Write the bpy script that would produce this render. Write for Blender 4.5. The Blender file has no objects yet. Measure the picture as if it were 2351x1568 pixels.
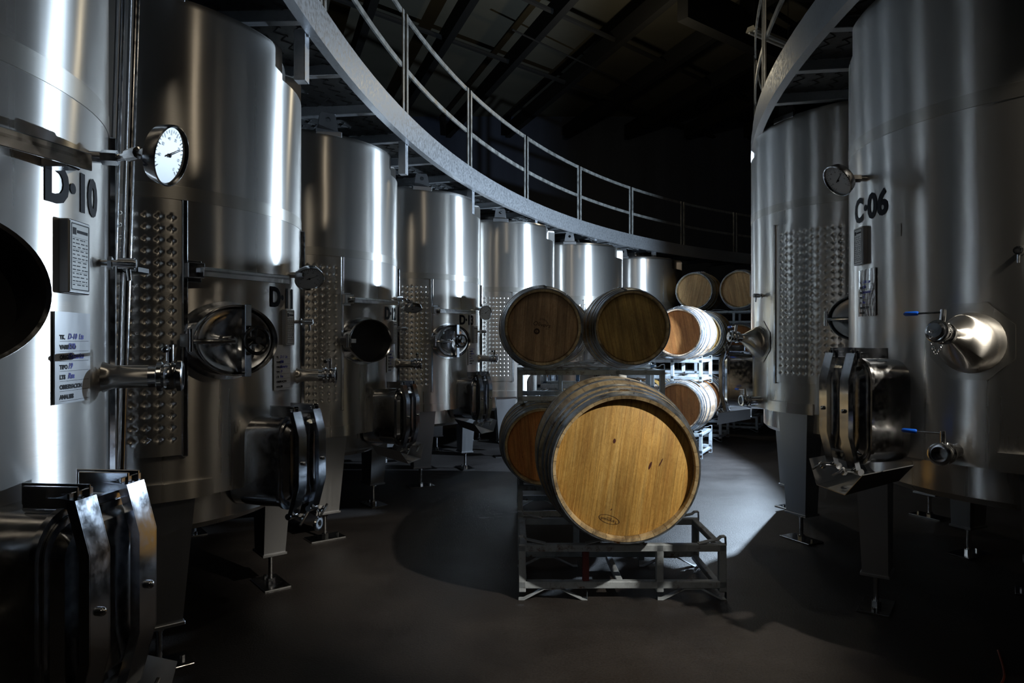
import bpy, math, random
from mathutils import Vector, Matrix
random.seed(7)
sc = bpy.context.scene
COL = sc.collection
R = math.radians
def link(o): COL.objects.link(o); return o

# ------------------------------------------------------------------ camera
cam = bpy.data.cameras.new('camera'); camo = link(bpy.data.objects.new('camera', cam))
cam.sensor_width = 36; cam.lens = 36*1567/2351
camo.location = (0, 0, 1.5); camo.rotation_euler = (R(90), 0, 0)
cam.clip_start = .05; cam.clip_end = 120
sc.camera = camo
# ------------------------------------------------------------------ world, lamps, exposure
w = bpy.data.worlds.new('dim_hall'); sc.world = w; w.use_nodes = True
w.node_tree.nodes['Background'].inputs[0].default_value = (.5, .6, .8, 1)
w.node_tree.nodes['Background'].inputs[1].default_value = .0
def lamp(name, kind, loc, power, col, tgt=None, **kw):
    l = bpy.data.lights.new(name, kind); l.energy = power; l.color = col
    for k, v in kw.items(): setattr(l, k, v)
    o = link(bpy.data.objects.new(name, l)); o.location = loc
    if tgt: o.rotation_euler = (Vector(tgt)-Vector(loc)).to_track_quat('-Z', 'Y').to_euler()
    return o
# bare cool flash lamp standing in the gap behind the second tank of the right row
lamp('work_lamp', 'SPOT', (3.3, 7.8, 1.95), 1000, (.64, .81, 1.0), tgt=(2.31, 7.94, 1.93), spot_size=R(158), spot_blend=.2, shadow_soft_size=.035)
lamp('far_stack_fill', 'SPOT', (3.9, 8.6, 3.4), 60, (1.0, .80, .58), tgt=(3.4, 11.4, 1.9), spot_size=R(60), spot_blend=.6, shadow_soft_size=.08)  # added fill that brightens the far barrel stack, no real fitting
# warm spot from the roof, front right, on the large barrel
lamp('streak_fill', 'POINT', (4.5, .6, 4.32), 24, (1.0, .84, .62), shadow_soft_size=.05)  # added dim point light, draws streaks on the left tanks
lamp('spot_lamp', 'SPOT', (3.6, .5, 4.3), 1150, (1.0, .92, .78), tgt=(.66, 3.8, .58), spot_size=R(28), spot_blend=.65, shadow_soft_size=.05)
lamp('ceiling_fill', 'POINT', (2.2, 12.5, 6.3), 60, (1.0, .86, .60), shadow_soft_size=.1)  # added warm fill so the roof panels and beams show
# weak warm area lights, added overhead for tank streaks and fill
lamp('aisle_fill', 'AREA', (-.2, -2.2, 5.2), 6, (1.0, .86, .66), tgt=(0, 5, .8), shape='RECTANGLE', size=.25, size_y=1.6)
lamp('aisle_fill', 'AREA', (1.4, 1.5, 6.2), 12, (1.0, .86, .66), tgt=(.6, 7, 0), shape='RECTANGLE', size=.25, size_y=1.6)
sc.view_settings.view_transform = 'Standard'; sc.view_settings.look = 'None'
sc.view_settings.exposure = 0.0; sc.view_settings.gamma = 1.0
sc.view_settings.use_curve_mapping = False

# ------------------------------------------------------------------ materials
MATS = {}
def mat(name, col=(.5,.5,.5), metal=0., rough=.5, **kw):
    m = bpy.data.materials.new(name); m.use_nodes = True; MATS[name] = m
    b = m.node_tree.nodes['Principled BSDF']
    b.inputs['Base Color'].default_value = (*col, 1); b.inputs['Metallic'].default_value = metal
    b.inputs['Roughness'].default_value = rough
    for k, v in kw.items(): b.inputs[k].default_value = v
    return m, m.node_tree, b
def N(nt, t, **kw):
    n = nt.nodes.new(t)
    for k, v in kw.items(): setattr(n, k, v)
    return n
def noise(nt, scale, det=3, sc3=(1,1,1), dist=0., vec=None, rough=.5):
    tc = N(nt, 'ShaderNodeTexCoord'); mp = N(nt, 'ShaderNodeMapping'); mp.inputs['Scale'].default_value = sc3
    nt.links.new(vec or tc.outputs['Object'], mp.inputs[0])
    n = N(nt, 'ShaderNodeTexNoise'); n.inputs['Scale'].default_value = scale; n.inputs['Detail'].default_value = det
    n.inputs['Distortion'].default_value = dist; n.inputs['Roughness'].default_value = rough
    nt.links.new(mp.outputs[0], n.inputs['Vector']); return n
def ramp(nt, src, stops, interp='LINEAR'):
    r = N(nt, 'ShaderNodeValToRGB'); r.color_ramp.interpolation = interp
    e = r.color_ramp.elements
    while len(e) < len(stops): e.new(.5)
    for i, (p, c) in enumerate(stops):
        e[i].position = p; e[i].color = (*c, 1) if len(c) == 3 else c
    nt.links.new(src, r.inputs[0]); return r
def maprange(nt, src, a, b, c, d):
    m = N(nt, 'ShaderNodeMapRange')
    for i, v in zip((1, 2, 3, 4), (a, b, c, d)): m.inputs[i].default_value = v
    nt.links.new(src, m.inputs[0]); return m
def bump(nt, b, src, st, dist=.01, prev=None):
    n = N(nt, 'ShaderNodeBump'); n.inputs['Strength'].default_value = st; n.inputs['Distance'].default_value = dist
    nt.links.new(src, n.inputs['Height'])
    if prev: nt.links.new(prev.outputs[0], n.inputs['Normal'])
    nt.links.new(n.outputs[0], b.inputs['Normal']); return n
def mixc(nt, fac, a, b, mode='MIX'):
    m = N(nt, 'ShaderNodeMix', data_type='RGBA', blend_type=mode)
    if isinstance(fac, float): m.inputs[0].default_value = fac
    else: nt.links.new(fac, m.inputs[0])
    for i, v in ((6, a), (7, b)):
        if isinstance(v, tuple): m.inputs[i].default_value = (*v, 1)
        else: nt.links.new(v, m.inputs[i])
    return m.outputs[2]

def tank_steel(name, col, r0, r1, aniso, scratch=1.):
    m, nt, b = mat(name, col, 1., r0)
    b2 = N(nt, 'ShaderNodeBsdfPrincipled'); b2.inputs['Base Color'].default_value = (*[c*.85 for c in col], 1); b2.inputs['Metallic'].default_value = 1; b2.inputs['Roughness'].default_value = .55
    mx = N(nt, 'ShaderNodeMixShader'); mx.inputs[0].default_value = .15; nt.links.new(b.outputs[0], mx.inputs[1]); nt.links.new(b2.outputs[0], mx.inputs[2])
    nt.links.new(mx.outputs[0], nt.nodes['Material Output'].inputs[0])
    t = N(nt, 'ShaderNodeTangent', direction_type='RADIAL', axis='Z'); nt.links.new(t.outputs[0], b.inputs['Tangent'])
    b.inputs['Anisotropic'].default_value = aniso; b.inputs['Anisotropic Rotation'].default_value = .25
    n1 = noise(nt, 5, 4, (1, 1, .12)); n2 = noise(nt, 30, 2, (1, 1, .02))
    a = N(nt, 'ShaderNodeMath', operation='ADD'); nt.links.new(n1.outputs[0], a.inputs[0]); nt.links.new(n2.outputs[0], a.inputs[1])
    rr = maprange(nt, a.outputs[0], .6, 1.4, r0, r1); nt.links.new(rr.outputs[0], b.inputs['Roughness'])
    n3 = noise(nt, 1.6, 2, (1, 1, .5)); b1 = bump(nt, b, n3.outputs[0], .22*scratch, .03)
    n4 = noise(nt, 240, 2, (.05, .05, 1)); bump(nt, b, n4.outputs[0], .12, .0015, b1)
    return m
tank_steel('shell_steel', (.65, .63, .60), .26, .33, .98)
tank_steel('weld_steel', (.56, .54, .50), .33, .42, .95)
tank_steel('leg_steel', (.42, .43, .45), .38, .5, .3)
m, nt, b = mat('polished_steel', (.62, .63, .65), 1., .16)
n = noise(nt, 40, 3); rr = maprange(nt, n.outputs[0], .3, .7, .10, .26); nt.links.new(rr.outputs[0], b.inputs['Roughness'])
m, nt, b = mat('strap_steel', (.50, .53, .58), 1., .3)
n = noise(nt, 22, 5, rough=.7); rr = maprange(nt, n.outputs[0], .35, .75, .10, .28); nt.links.new(rr.outputs[0], b.inputs['Roughness'])
mat('black_plastic', (.012, .012, .013), 0, .25)
mat('interior_shade', (.004, .004, .005), 0, .6)  # near-black colour for the shade inside an open manhole
mat('blue_grip', (.005, .09, .55), 0, .35)
mat('print_black', (.006, .006, .012), 0, .6, **{'Specular IOR Level': .15})
mat('ink_blue', (.02, .03, .45), 0, .6)
mat('dial_white', (.62, .66, .70), 0, .35)
m, nt, b = mat('plate_white', (.50, .50, .47), 0, .4)
m, nt, b = mat('paper', (.62, .64, .68), 0, .35)
b.inputs['Coat Weight'].default_value = .5; b.inputs['Coat Roughness'].default_value = .12
n = noise(nt, 9, 2, (1, 1, .3)); bump(nt, b, n.outputs[0], .25, .01)
m, nt, b = mat('plastic_sleeve', (.34, .34, .36), 0, .16)
b.inputs['Coat Weight'].default_value = 1.; b.inputs['Coat Roughness'].default_value = .05
n = noise(nt, 16, 3, (1, 1, .3), 1.2); bump(nt, b, n.outputs[0], .9, .03)

def galv(name, col, rust=.0, metal=.85, rough=.42, sc_=12, con=.55):
    m, nt, b = mat(name, col, metal, rough)
    n = noise(nt, sc_, 6, rough=.65); d = tuple(c*con for c in col)
    r = ramp(nt, n.outputs[0], [(.32, d), (.5, col), (.72, tuple(min(1, c*(1.8-con)) for c in col))])
    out = r.outputs[0]
    if rust:
        n2 = noise(nt, 9, 8, rough=.75); r2 = ramp(nt, n2.outputs[0], [(.60-rust*.1, (0,0,0)), (.66, (1,1,1))])
        out = mixc(nt, r2.outputs[0], out, (.10, .045, .015))
    nt.links.new(out, b.inputs['Base Color'])
    rr = maprange(nt, n.outputs[0], .3, .7, rough-.12, rough+.15); nt.links.new(rr.outputs[0], b.inputs['Roughness'])
    bump(nt, b, n.outputs[0], .15, .004)
galv('walkway_galvanised', (.55, .57, .60), metal=.75, rough=.45, sc_=40, con=.85)
galv('deck_steel', (.16, .165, .17), metal=.7, rough=.5, sc_=30)
galv('rail_galvanised', (.40, .40, .38), metal=.7, rough=.5)
galv('hoop_steel', (.30, .33, .37), rust=.35, metal=.85, rough=.36)
galv('rack_paint', (.40, .45, .50), rust=.5, metal=.1, con=.7, rough=.5)
galv('rack_red', (.16, .035, .04), metal=.1, rough=.6)

def wood(name, cols, plank=.085, streak=1., seed=0., stain=.4, rough=.55):
    """vertical boards across local X, grain along local Z"""
    m, nt, b = mat(name, cols[1], 0, rough)
    tc = N(nt, 'ShaderNodeTexCoord'); sp = N(nt, 'ShaderNodeSeparateXYZ'); nt.links.new(tc.outputs['Object'], sp.inputs[0])
    dv = N(nt, 'ShaderNodeMath', operation='DIVIDE'); nt.links.new(sp.outputs[0], dv.inputs[0]); dv.inputs[1].default_value = plank
    ad = N(nt, 'ShaderNodeMath', operation='ADD'); nt.links.new(dv.outputs[0], ad.inputs[0]); ad.inputs[1].default_value = .37+seed
    fl = N(nt, 'ShaderNodeMath', operation='FLOOR'); nt.links.new(ad.outputs[0], fl.inputs[0])
    info = N(nt, 'ShaderNodeObjectInfo')
    a2 = N(nt, 'ShaderNodeMath', operation='ADD'); nt.links.new(fl.outputs[0], a2.inputs[0]); nt.links.new(info.outputs['Random'], a2.inputs[1])
    wn = N(nt, 'ShaderNodeTexWhiteNoise', noise_dimensions='1D'); nt.links.new(a2.outputs[0], wn.inputs['W'])
    cb = N(nt, 'ShaderNodeCombineXYZ'); nt.links.new(sp.outputs[0], cb.inputs[0])
    s7 = N(nt, 'ShaderNodeMath', operation='MULTIPLY_ADD'); nt.links.new(wn.outputs[0], s7.inputs[0]); s7.inputs[1].default_value = 7.; nt.links.new(sp.outputs[1], s7.inputs[2])
    nt.links.new(s7.outputs[0], cb.inputs[1]); nt.links.new(sp.outputs[2], cb.inputs[2])
    g = noise(nt, 26, 6, (1, 1, .06), .6, cb.outputs[0], .6)
    g2 = noise(nt, 150, 2, (1, 1, .03), 0, cb.outputs[0])
    r = ramp(nt, g.outputs[0], [(.28, cols[0]), (.5, cols[1]), (.72, cols[2])])
    v = maprange(nt, wn.outputs[0], 0, 1, .80, 1.12)
    o = mixc(nt, 1., r.outputs[0], v.outputs[0], 'MULTIPLY')
    v2 = maprange(nt, g2.outputs[0], .3, .7, .72, 1.2); o = mixc(nt, 1., o, v2.outputs[0], 'MULTIPLY')
    st = noise(nt, 3.4, 5, (1, 1, .5), .4, None, .6)
    r3 = ramp(nt, st.outputs[0], [(.34, (1-stain,)*3), (.55, (1, 1, 1))]); o = mixc(nt, 1., o, r3.outputs[0], 'MULTIPLY')
    wv = noise(nt, 38, 5, (1, 1, .35), 2.2, cb.outputs[0], .7); rw = ramp(nt, wv.outputs[0], [(.40, (1, 1, 1)), (.47, (.80, .74, .66)), (.52, (1, 1, 1)), (.62, (1.0, 1.0, 1.0))]); o = mixc(nt, 1., o, rw.outputs[0], 'MULTIPLY')
    kn = N(nt, 'ShaderNodeTexVoronoi'); kn.inputs['Scale'].default_value = 5.5
    mp = N(nt, 'ShaderNodeMapping'); mp.inputs['Scale'].default_value = (1.5, 1, .6); mp.inputs['Location'].default_value = (seed*3, seed, 2.1)
    nt.links.new(tc.outputs['Object'], mp.inputs[0]); nt.links.new(mp.outputs[0], kn.inputs[0])
    r4 = ramp(nt, kn.outputs['Distance'], [(.018, (.28, .16, .10)), (.04, (1, 1, 1))]); o = mixc(nt, 1., o, r4.outputs[0], 'MULTIPLY')
    fr = N(nt, 'ShaderNodeMath', operation='FRACT'); nt.links.new(ad.outputs[0], fr.inputs[0])
    r5 = ramp(nt, fr.outputs[0], [(0., (.5, .42, .35)), (.018, (1, 1, 1)), (.985, (1, 1, 1)), (1., (.5, .42, .35))]); o = mixc(nt, 1., o, r5.outputs[0], 'MULTIPLY')
    nt.links.new(o, b.inputs['Base Color']); bump(nt, b, g2.outputs[0], .12, .003)
wood('oak_head', ((.48, .245, .06), (.66, .395, .105), (.76, .50, .17)), .105, stain=.25)
wood('oak_head_brown', ((.26, .155, .085), (.40, .26, .145), (.50, .34, .20)), .08, seed=.3, stain=.3)
wood('oak_head_olive', ((.28, .17, .055), (.45, .30, .095), (.55, .38, .13)), .09, seed=.7, stain=.45)
wood('oak_head_orange', ((.36, .125, .035), (.52, .21, .06), (.62, .29, .09)), .075, seed=.9, stain=.35)
wood('oak_head_pale', ((.50, .27, .10), (.66, .40, .17), (.76, .50, .24)), .07, seed=.5, stain=.2)

def stave_wood(name, cols):
    m, nt, b = mat(name, cols[1], 0, .5)
    tc = N(nt, 'ShaderNodeTexCoord'); sp = N(nt, 'ShaderNodeSeparateXYZ'); nt.links.new(tc.outputs['Object'], sp.inputs[0])
    at = N(nt, 'ShaderNodeMath', operation='ARCTAN2'); nt.links.new(sp.outputs[0], at.inputs[0]); nt.links.new(sp.outputs[2], at.inputs[1])
    ml = N(nt, 'ShaderNodeMath', operation='MULTIPLY'); nt.links.new(at.outputs[0], ml.inputs[0]); ml.inputs[1].default_value = 5.0
    fl = N(nt, 'ShaderNodeMath', operation='FLOOR'); nt.links.new(ml.outputs[0], fl.inputs[0])
    wn = N(nt, 'ShaderNodeTexWhiteNoise', noise_dimensions='1D'); nt.links.new(fl.outputs[0], wn.inputs['W'])
    g = noise(nt, 24, 5, (1, .06, 1), .4, None, .6)
    r = ramp(nt, g.outputs[0], [(.28, cols[0]), (.5, cols[1]), (.72, cols[2])])
    v = maprange(nt, wn.outputs[0], 0, 1, .70, 1.15); o = mixc(nt, 1., r.outputs[0], v.outputs[0], 'MULTIPLY')
    st = noise(nt, 6, 6, (1, .6, 1), .5, None, .7); r3 = ramp(nt, st.outputs[0], [(.38, (.35, .32, .30)), (.52, (1, 1, 1))]); o = mixc(nt, 1., o, r3.outputs[0], 'MULTIPLY')
    fr = N(nt, 'ShaderNodeMath', operation='FRACT'); nt.links.new(ml.outputs[0], fr.inputs[0])
    r5 = ramp(nt, fr.outputs[0], [(0., (.3, .26, .22)), (.03, (1, 1, 1)), (.97, (1, 1, 1)), (1., (.3, .26, .22))]); o = mixc(nt, 1., o, r5.outputs[0], 'MULTIPLY')
    nt.links.new(o, b.inputs['Base Color']); bump(nt, b, g.outputs[0], .15, .004)
stave_wood('oak_stave', ((.26, .18, .09), (.44, .33, .18), (.58, .46, .28)))
stave_wood('oak_stave_pink', ((.34, .22, .15), (.54, .40, .28), (.66, .52, .40)))
m, nt, b = mat('burnt_mark', (.035, .014, .006), 0, .7)
m, nt, b = mat('wine_mark', (.07, .015, .012), 0, .6)

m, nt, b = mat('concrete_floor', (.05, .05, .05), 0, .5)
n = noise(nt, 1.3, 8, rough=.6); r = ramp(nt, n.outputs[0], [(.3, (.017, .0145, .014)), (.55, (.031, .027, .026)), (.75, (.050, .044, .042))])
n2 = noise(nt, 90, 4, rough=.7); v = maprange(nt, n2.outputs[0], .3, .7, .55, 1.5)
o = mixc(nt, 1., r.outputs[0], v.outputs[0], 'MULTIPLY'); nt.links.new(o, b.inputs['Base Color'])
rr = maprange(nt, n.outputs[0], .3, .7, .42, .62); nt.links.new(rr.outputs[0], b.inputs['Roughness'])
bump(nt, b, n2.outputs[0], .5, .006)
m, nt, b = mat('roof_panel', (.08, .075, .06), 0, .7)
n = noise(nt, .8, 3); r = ramp(nt, n.outputs[0], [(.3, (.10, .095, .072)), (.7, (.13, .122, .095))]); nt.links.new(r.outputs[0], b.inputs['Base Color'])
m, nt, b = mat('roof_steel', (.012, .012, .012), .2, .7)
m, nt, b = mat('wall_panel', (.035, .045, .075), 0, .6)
n = noise(nt, 2, 3, (1, 1, .1)); r = ramp(nt, n.outputs[0], [(.3, (.022, .030, .055)), (.7, (.04, .052, .085))]); nt.links.new(r.outputs[0], b.inputs['Base Color'])
m, nt, b = mat('lamp_housing', (.32, .31, .27), 0, .5)
mat('orange_cord', (.30, .06, .02), 0, .5)
mat('dried_leaf', (.22, .075, .02), 0, .7)

# ------------------------------------------------------------------ mesh builder
class MB:
    def __init__(s, M=None): s.v = []; s.f = []; s.m = M or Matrix.Identity(4)
    def add(s, vs, fs):
        o = len(s.v); s.v += [s.m @ Vector(p) for p in vs]; s.f += [tuple(i+o for i in f) for f in fs]; return s
    def box(s, a, b):
        x0,y0,z0 = a; x1,y1,z1 = b
        return s.add([(x0,y0,z0),(x1,y0,z0),(x1,y1,z0),(x0,y1,z0),(x0,y0,z1),(x1,y0,z1),(x1,y1,z1),(x0,y1,z1)],
                     [(3,2,1,0),(4,5,6,7),(0,1,5,4),(1,2,6,5),(2,3,7,6),(3,0,4,7)])
    def bbox(s, a, b, r=.004):
        """box with chamfered edges"""
        x0,y0,z0 = a; x1,y1,z1 = b; vs=[]; 
        c = ((x0+x1)/2,(y0+y1)/2,(z0+z1)/2); h = ((x1-x0)/2,(y1-y0)/2,(z1-z0)/2); r=min(r,*[q*.45 for q in h])
        idx={}
        for sx in (-1,1):
            for sy in (-1,1):
                for sz in (-1,1):
                    for k in range(3):
                        p=[c[0]+sx*(h[0]-(0 if k==0 else r)),c[1]+sy*(h[1]-(0 if k==1 else r)),c[2]+sz*(h[2]-(0 if k==2 else r))]
                        idx[(sx,sy,sz,k)]=len(vs); vs.append(p)
        fs=[]
        for k in range(3):
            o=[j for j in range(3) if j!=k]
            for sg in (-1,1):
                q=[]
                for a_,b_ in ((-1,-1),(1,-1),(1,1),(-1,1)):
                    t=[0,0,0]; t[k]=sg; t[o[0]]=a_; t[o[1]]=b_; q.append(idx[(*t,k)])
                fs.append(tuple(q))
            for a_ in (-1,1):
                for b_ in (-1,1):
                    t1=[0,0,0]; t1[k]=-1; t1[o[0]]=a_; t1[o[1]]=b_; t2=list(t1); t2[k]=1
                    fs.append((idx[(*t1,o[0])],idx[(*t2,o[0])],idx[(*t2,o[1])],idx[(*t1,o[1])]))
        for sx in (-1,1):
            for sy in (-1,1):
                for sz in (-1,1): fs.append((idx[(sx,sy,sz,0)],idx[(sx,sy,sz,1)],idx[(sx,sy,sz,2)]))
        return s.add(vs,fs)
    def tube(s, path, r, n=10, cap=True, closed=False):
        P = [Vector(p) for p in path]; L = len(P); rr = r if isinstance(r, (list, tuple)) else [r]*L
        vs = []; up = None
        for i, p in enumerate(P):
            if closed: t = (P[(i+1)%L]-P[i-1])
            else: t = (P[min(i+1, L-1)]-P[max(i-1, 0)])
            t = t.normalized() if t.length > 1e-9 else Vector((0, 0, 1))
            if up is None: up = t.orthogonal().normalized()
            up = (up - t*up.dot(t)); up = up.normalized() if up.length > 1e-6 else t.orthogonal().normalized()
            sd = t.cross(up)
            for k in range(n):
                a = 2*math.pi*k/n; vs.append(p+up*math.cos(a)*rr[i]+sd*math.sin(a)*rr[i])
        fs = []
        for i in range(L if closed else L-1):
            j = (i+1) % L
            for k in range(n): fs.append((i*n+k, i*n+(k+1)%n, j*n+(k+1)%n, j*n+k))
        if cap and not closed: fs += [tuple(range(n))[::-1], tuple((L-1)*n+k for k in range(n))]
        return s.add(vs, fs)
    def cyl(s, a, b, r, n=16, r2=None): return s.tube([a, b], [r, r if r2 is None else r2], n)
    def lathe(s, prof, c=(0,0,0), ax='z', n=32, a0=0, a1=360, ea=1., eb=1.):
        """prof: list of (radius, height)"""
        full = abs(a1-a0) >= 360; cols = n if full else n+1; vs = []
        for k in range(cols):
            a = R(a0+(a1-a0)*k/n); ca, sa = math.cos(a)*ea, math.sin(a)*eb
            for r, h in prof:
                p = {'z': (r*ca, r*sa, h), 'y': (r*ca, h, r*sa), 'x': (h, r*ca, r*sa)}[ax]
                vs.append((p[0]+c[0], p[1]+c[1], p[2]+c[2]))
        m = len(prof); fs = []
        for k in range(n):
            k2 = (k+1) % cols
            for i in range(m-1): fs.append((k*m+i, k2*m+i, k2*m+i+1, k*m+i+1))
        return s.add(vs, fs)
    def prism(s, poly, d0, d1, ax='z'):
        """poly 2D; extruded along ax from d0 to d1. ax z:(u,v,w) ; y:(u,w,v) ; x:(w,u,v)"""
        g = {'z': lambda u,v,w_: (u,v,w_), 'y': lambda u,v,w_: (u,w_,v), 'x': lambda u,v,w_: (w_,u,v)}[ax]
        n = len(poly); vs = [g(u,v,d0) for u,v in poly]+[g(u,v,d1) for u,v in poly]
        fs = [tuple(range(n))[::-1], tuple(range(n, 2*n))]+[(i, (i+1)%n, n+(i+1)%n, n+i) for i in range(n)]
        return s.add(vs, fs)
    def mesh(s, name, material, sharp=35):
        me = bpy.data.meshes.new(name); me.from_pydata([tuple(p) for p in s.v], [], s.f); me.update()
        import bmesh
        bm = bmesh.new(); bm.from_mesh(me); bmesh.ops.recalc_face_normals(bm, faces=bm.faces); bm.to_mesh(me); bm.free()
        for p in me.polygons: p.use_smooth = True
        me.set_sharp_from_angle(angle=R(sharp))
        me.materials.append(MATS[material]); return me
def obj(name, me, parent=None, loc=None, label=None):
    o = link(bpy.data.objects.new(name, me))
    if parent: o.parent = parent
    if loc: o.location = loc
    if label: o['label'] = label
    return o
def part(name, mb, material, parent, label=None, sharp=35): return obj(name, mb.mesh(name, material, sharp), parent, label=label)
def thing(name, label, cat, loc=(0,0,0), rz=0, group=None):
    o = link(bpy.data.objects.new(name, None)); o.location = loc; o.rotation_euler = (0, 0, R(rz)); o.empty_display_size = .1
    o['label'] = label; o['category'] = cat
    if group: o['group'] = group
    return o
def struct(name, mb, material):
    o = obj(name, mb.mesh(name, material)); o['kind'] = 'structure'; return o
def copy_tree(o, parent=None):
    c = o.copy(); link(c); c.parent = parent
    for ch in o.children: copy_tree(ch, c)
    return c
_tx = {}
def text2d(s, size, align='CENTER', shear=0., bold=0.):
    k = (s, size, align, shear, bold)
    if k not in _tx:
        cu = bpy.data.curves.new('t', 'FONT'); cu.body = s; cu.size = size; cu.align_x = align; cu.align_y = 'CENTER'; cu.shear = shear; cu.offset = bold; cu.resolution_u = 3
        o = bpy.data.objects.new('t', cu); link(o); dg = bpy.context.evaluated_depsgraph_get(); dg.update()
        me = bpy.data.meshes.new_from_object(o.evaluated_get(dg))
        _tx[k] = ([(v.co.x, v.co.y) for v in me.vertices], [tuple(p.vertices) for p in me.polygons])
        bpy.data.objects.remove(o); bpy.data.curves.remove(cu); bpy.data.meshes.remove(me)
    return _tx[k]
def rrect(w_, h, r, n=6):
    p = []
    for cx, cy, a0 in ((w_/2-r, h/2-r, 0), (-w_/2+r, h/2-r, 90), (-w_/2+r, -h/2+r, 180), (w_/2-r, -h/2+r, 270)):
        for k in range(n+1): a = R(a0+90*k/n); p.append((cx+r*math.cos(a), cy+r*math.sin(a)))
    return p

# ------------------------------------------------------------------ room
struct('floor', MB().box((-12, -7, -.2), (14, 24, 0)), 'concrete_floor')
struct('wall_back', MB().box((-12, 22, 0), (14, 22.2, 11)), 'wall_panel')
struct('wall_left', MB().box((-12.2, -7, 0), (-12, 22.2, 11)), 'wall_panel')
struct('wall_right', MB().box((14, -7, 0), (14.2, 22.2, 11)), 'wall_panel')
struct('wall_front', MB().box((-12, -7.2, 0), (14, -7, 11)), 'wall_panel')
zr = lambda x: 8.75
struct('ceiling', MB().box((-12.2, -7.2, 8.75), (14.2, 22.2, 8.95)), 'roof_panel')
mb = MB(); dv = Vector((-.345, .939, 0)); dn = Vector((.939, .345, 0))
for k in range(-3, 9):                        # deep roof beams
    c = Vector((1.1+k*1.87, 13, 8.1)); a = c-dv*17; b_ = c+dv*9
    q = [p for p in (a+(b_-a)*t/60 for t in range(61)) if -11.9 < p.x < 13.9 and -6.9 < p.y < 21.9]
    if len(q) < 2: continue
    a, b_ = q[0], q[-1]; sd = dn*.08; up = Vector((0, 0, .2))
    vs = [a-sd-up, a+sd-up, a+sd+up, a-sd+up, b_-sd-up, b_+sd-up, b_+sd+up, b_-sd+up]
    mb.add(vs, [(0,1,2,3),(4,7,6,5),(0,4,5,1),(1,5,6,2),(2,6,7,3),(3,7,4,0)])
struct('ceiling_beams', mb, 'roof_steel')
mb = MB(); d2 = Vector((.745, .667, 0))
for k, c in enumerate((Vector((.2, 13, 8.05)), Vector((-3.4, 13, 8.05)), Vector((4.6, 13, 8.05)))):
    q = [p for p in (c+d2*t*.3 for t in range(-60, 60)) if -11.9 < p.x < 13.9 and -6.9 < p.y < 21.9]
    mb.tube([q[0], q[-1]], .055, 6)
for (p, q) in (((0, 14), (3.4, 17.5)), ((-6, 11), (10, 13.5))): mb.tube([(p[0], p[1], 7.9), (q[0], q[1], 7.9)], .02, 6)
struct('ceiling_braces', mb, 'roof_steel')
mb = MB(); a = Vector((3.1, 12.4, 7.7)); b_ = Vector((13.5, 20.5, 7.7)); sd = Vector((-.6, .79, 0))*.12; up = Vector((0, 0, .35))
vs = [a-sd-up, a+sd-up, a+sd+up, a-sd+up, b_-sd-up, b_+sd-up, b_+sd+up, b_-sd+up]
mb.add(vs, [(0,1,2,3),(4,7,6,5),(0,4,5,1),(1,5,6,2),(2,6,7,3),(3,7,4,0)]); struct('ceiling_girder', mb, 'roof_steel')
t = thing('ceiling_light', 'pale fluorescent light fitting hanging unlit below the dark roof, left of the curved right walkway', 'light', (4.6, 12.1, 6.85), 35)
part('housing', MB().prism([(-.1,0),(.1,0),(.06,.08),(-.06,.08)], -.6, .6, 'x'), 'lamp_housing', t)
part('tube', MB().cyl((-.57, -.05, -.015), (.57, -.05, -.015), .014).cyl((-.57, .05, -.015), (.57, .05, -.015), .014), 'dial_white', t)
part('cable', MB().cyl((-.5, 0, .08), (-.5, 0, 1.9), .006, 6).cyl((.5, 0, .08), (.5, 0, 1.9), .006, 6), 'black_plastic', t)

# ------------------------------------------------------------------ tanks
RT = .9
def frame(a, r=RT, z=0):
    """matrix: x = tangential (to the viewer's right), y = up, z = outwards"""
    a = R(a); n = Vector((math.cos(a), math.sin(a), 0)); u = Vector((-math.sin(a), math.cos(a), 0)); o = n*r+Vector((0, 0, z))
    return Matrix(((u.x, 0, n.x, o.x), (u.y, 0, n.y, o.y), (0, 1, 0, o.z), (0, 0, 0, 1)))
def wrap(mb, verts, faces, a, z, off=.002, flip=False):
    vs = []
    for x, y in verts:
        t = R(a)+x/RT; vs.append(((RT+off)*math.cos(t), (RT+off)*math.sin(t), z+y))
    mb.add(vs, faces)
def patch(mb, a, z, w_, h, off, n=10, th=0.):
    vs = []; fs = []
    for i in range(n+1):
        t = R(a)+(-w_/2+w_*i/n)/RT
        for zz in (z-h/2, z+h/2): vs.append(((RT+off)*math.cos(t), (RT+off)*math.sin(t), zz))
    for i in range(n): fs.append((2*i, 2*i+2, 2*i+3, 2*i+1))
    if th:
        m = len(vs)
        for i in range(n+1):
            t = R(a)+(-w_/2+w_*i/n)/RT
            for zz in (z-h/2, z+h/2): vs.append(((RT+off-th)*math.cos(t), (RT+off-th)*math.sin(t), zz))
        for i in range(n): fs += [(2*i, 2*i+2, m+2*i+2, m+2*i), (2*i+1, 2*i+3, m+2*i+3, m+2*i+1)]
        fs += [(0, 1, m+1, m), (2*n, 2*n+1, m+2*n+1, m+2*n)]
    mb.add(vs, fs)
_cache = {}
def cached(key, fn):
    if key not in _cache: _cache[key] = fn()
    return _cache[key]

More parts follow.
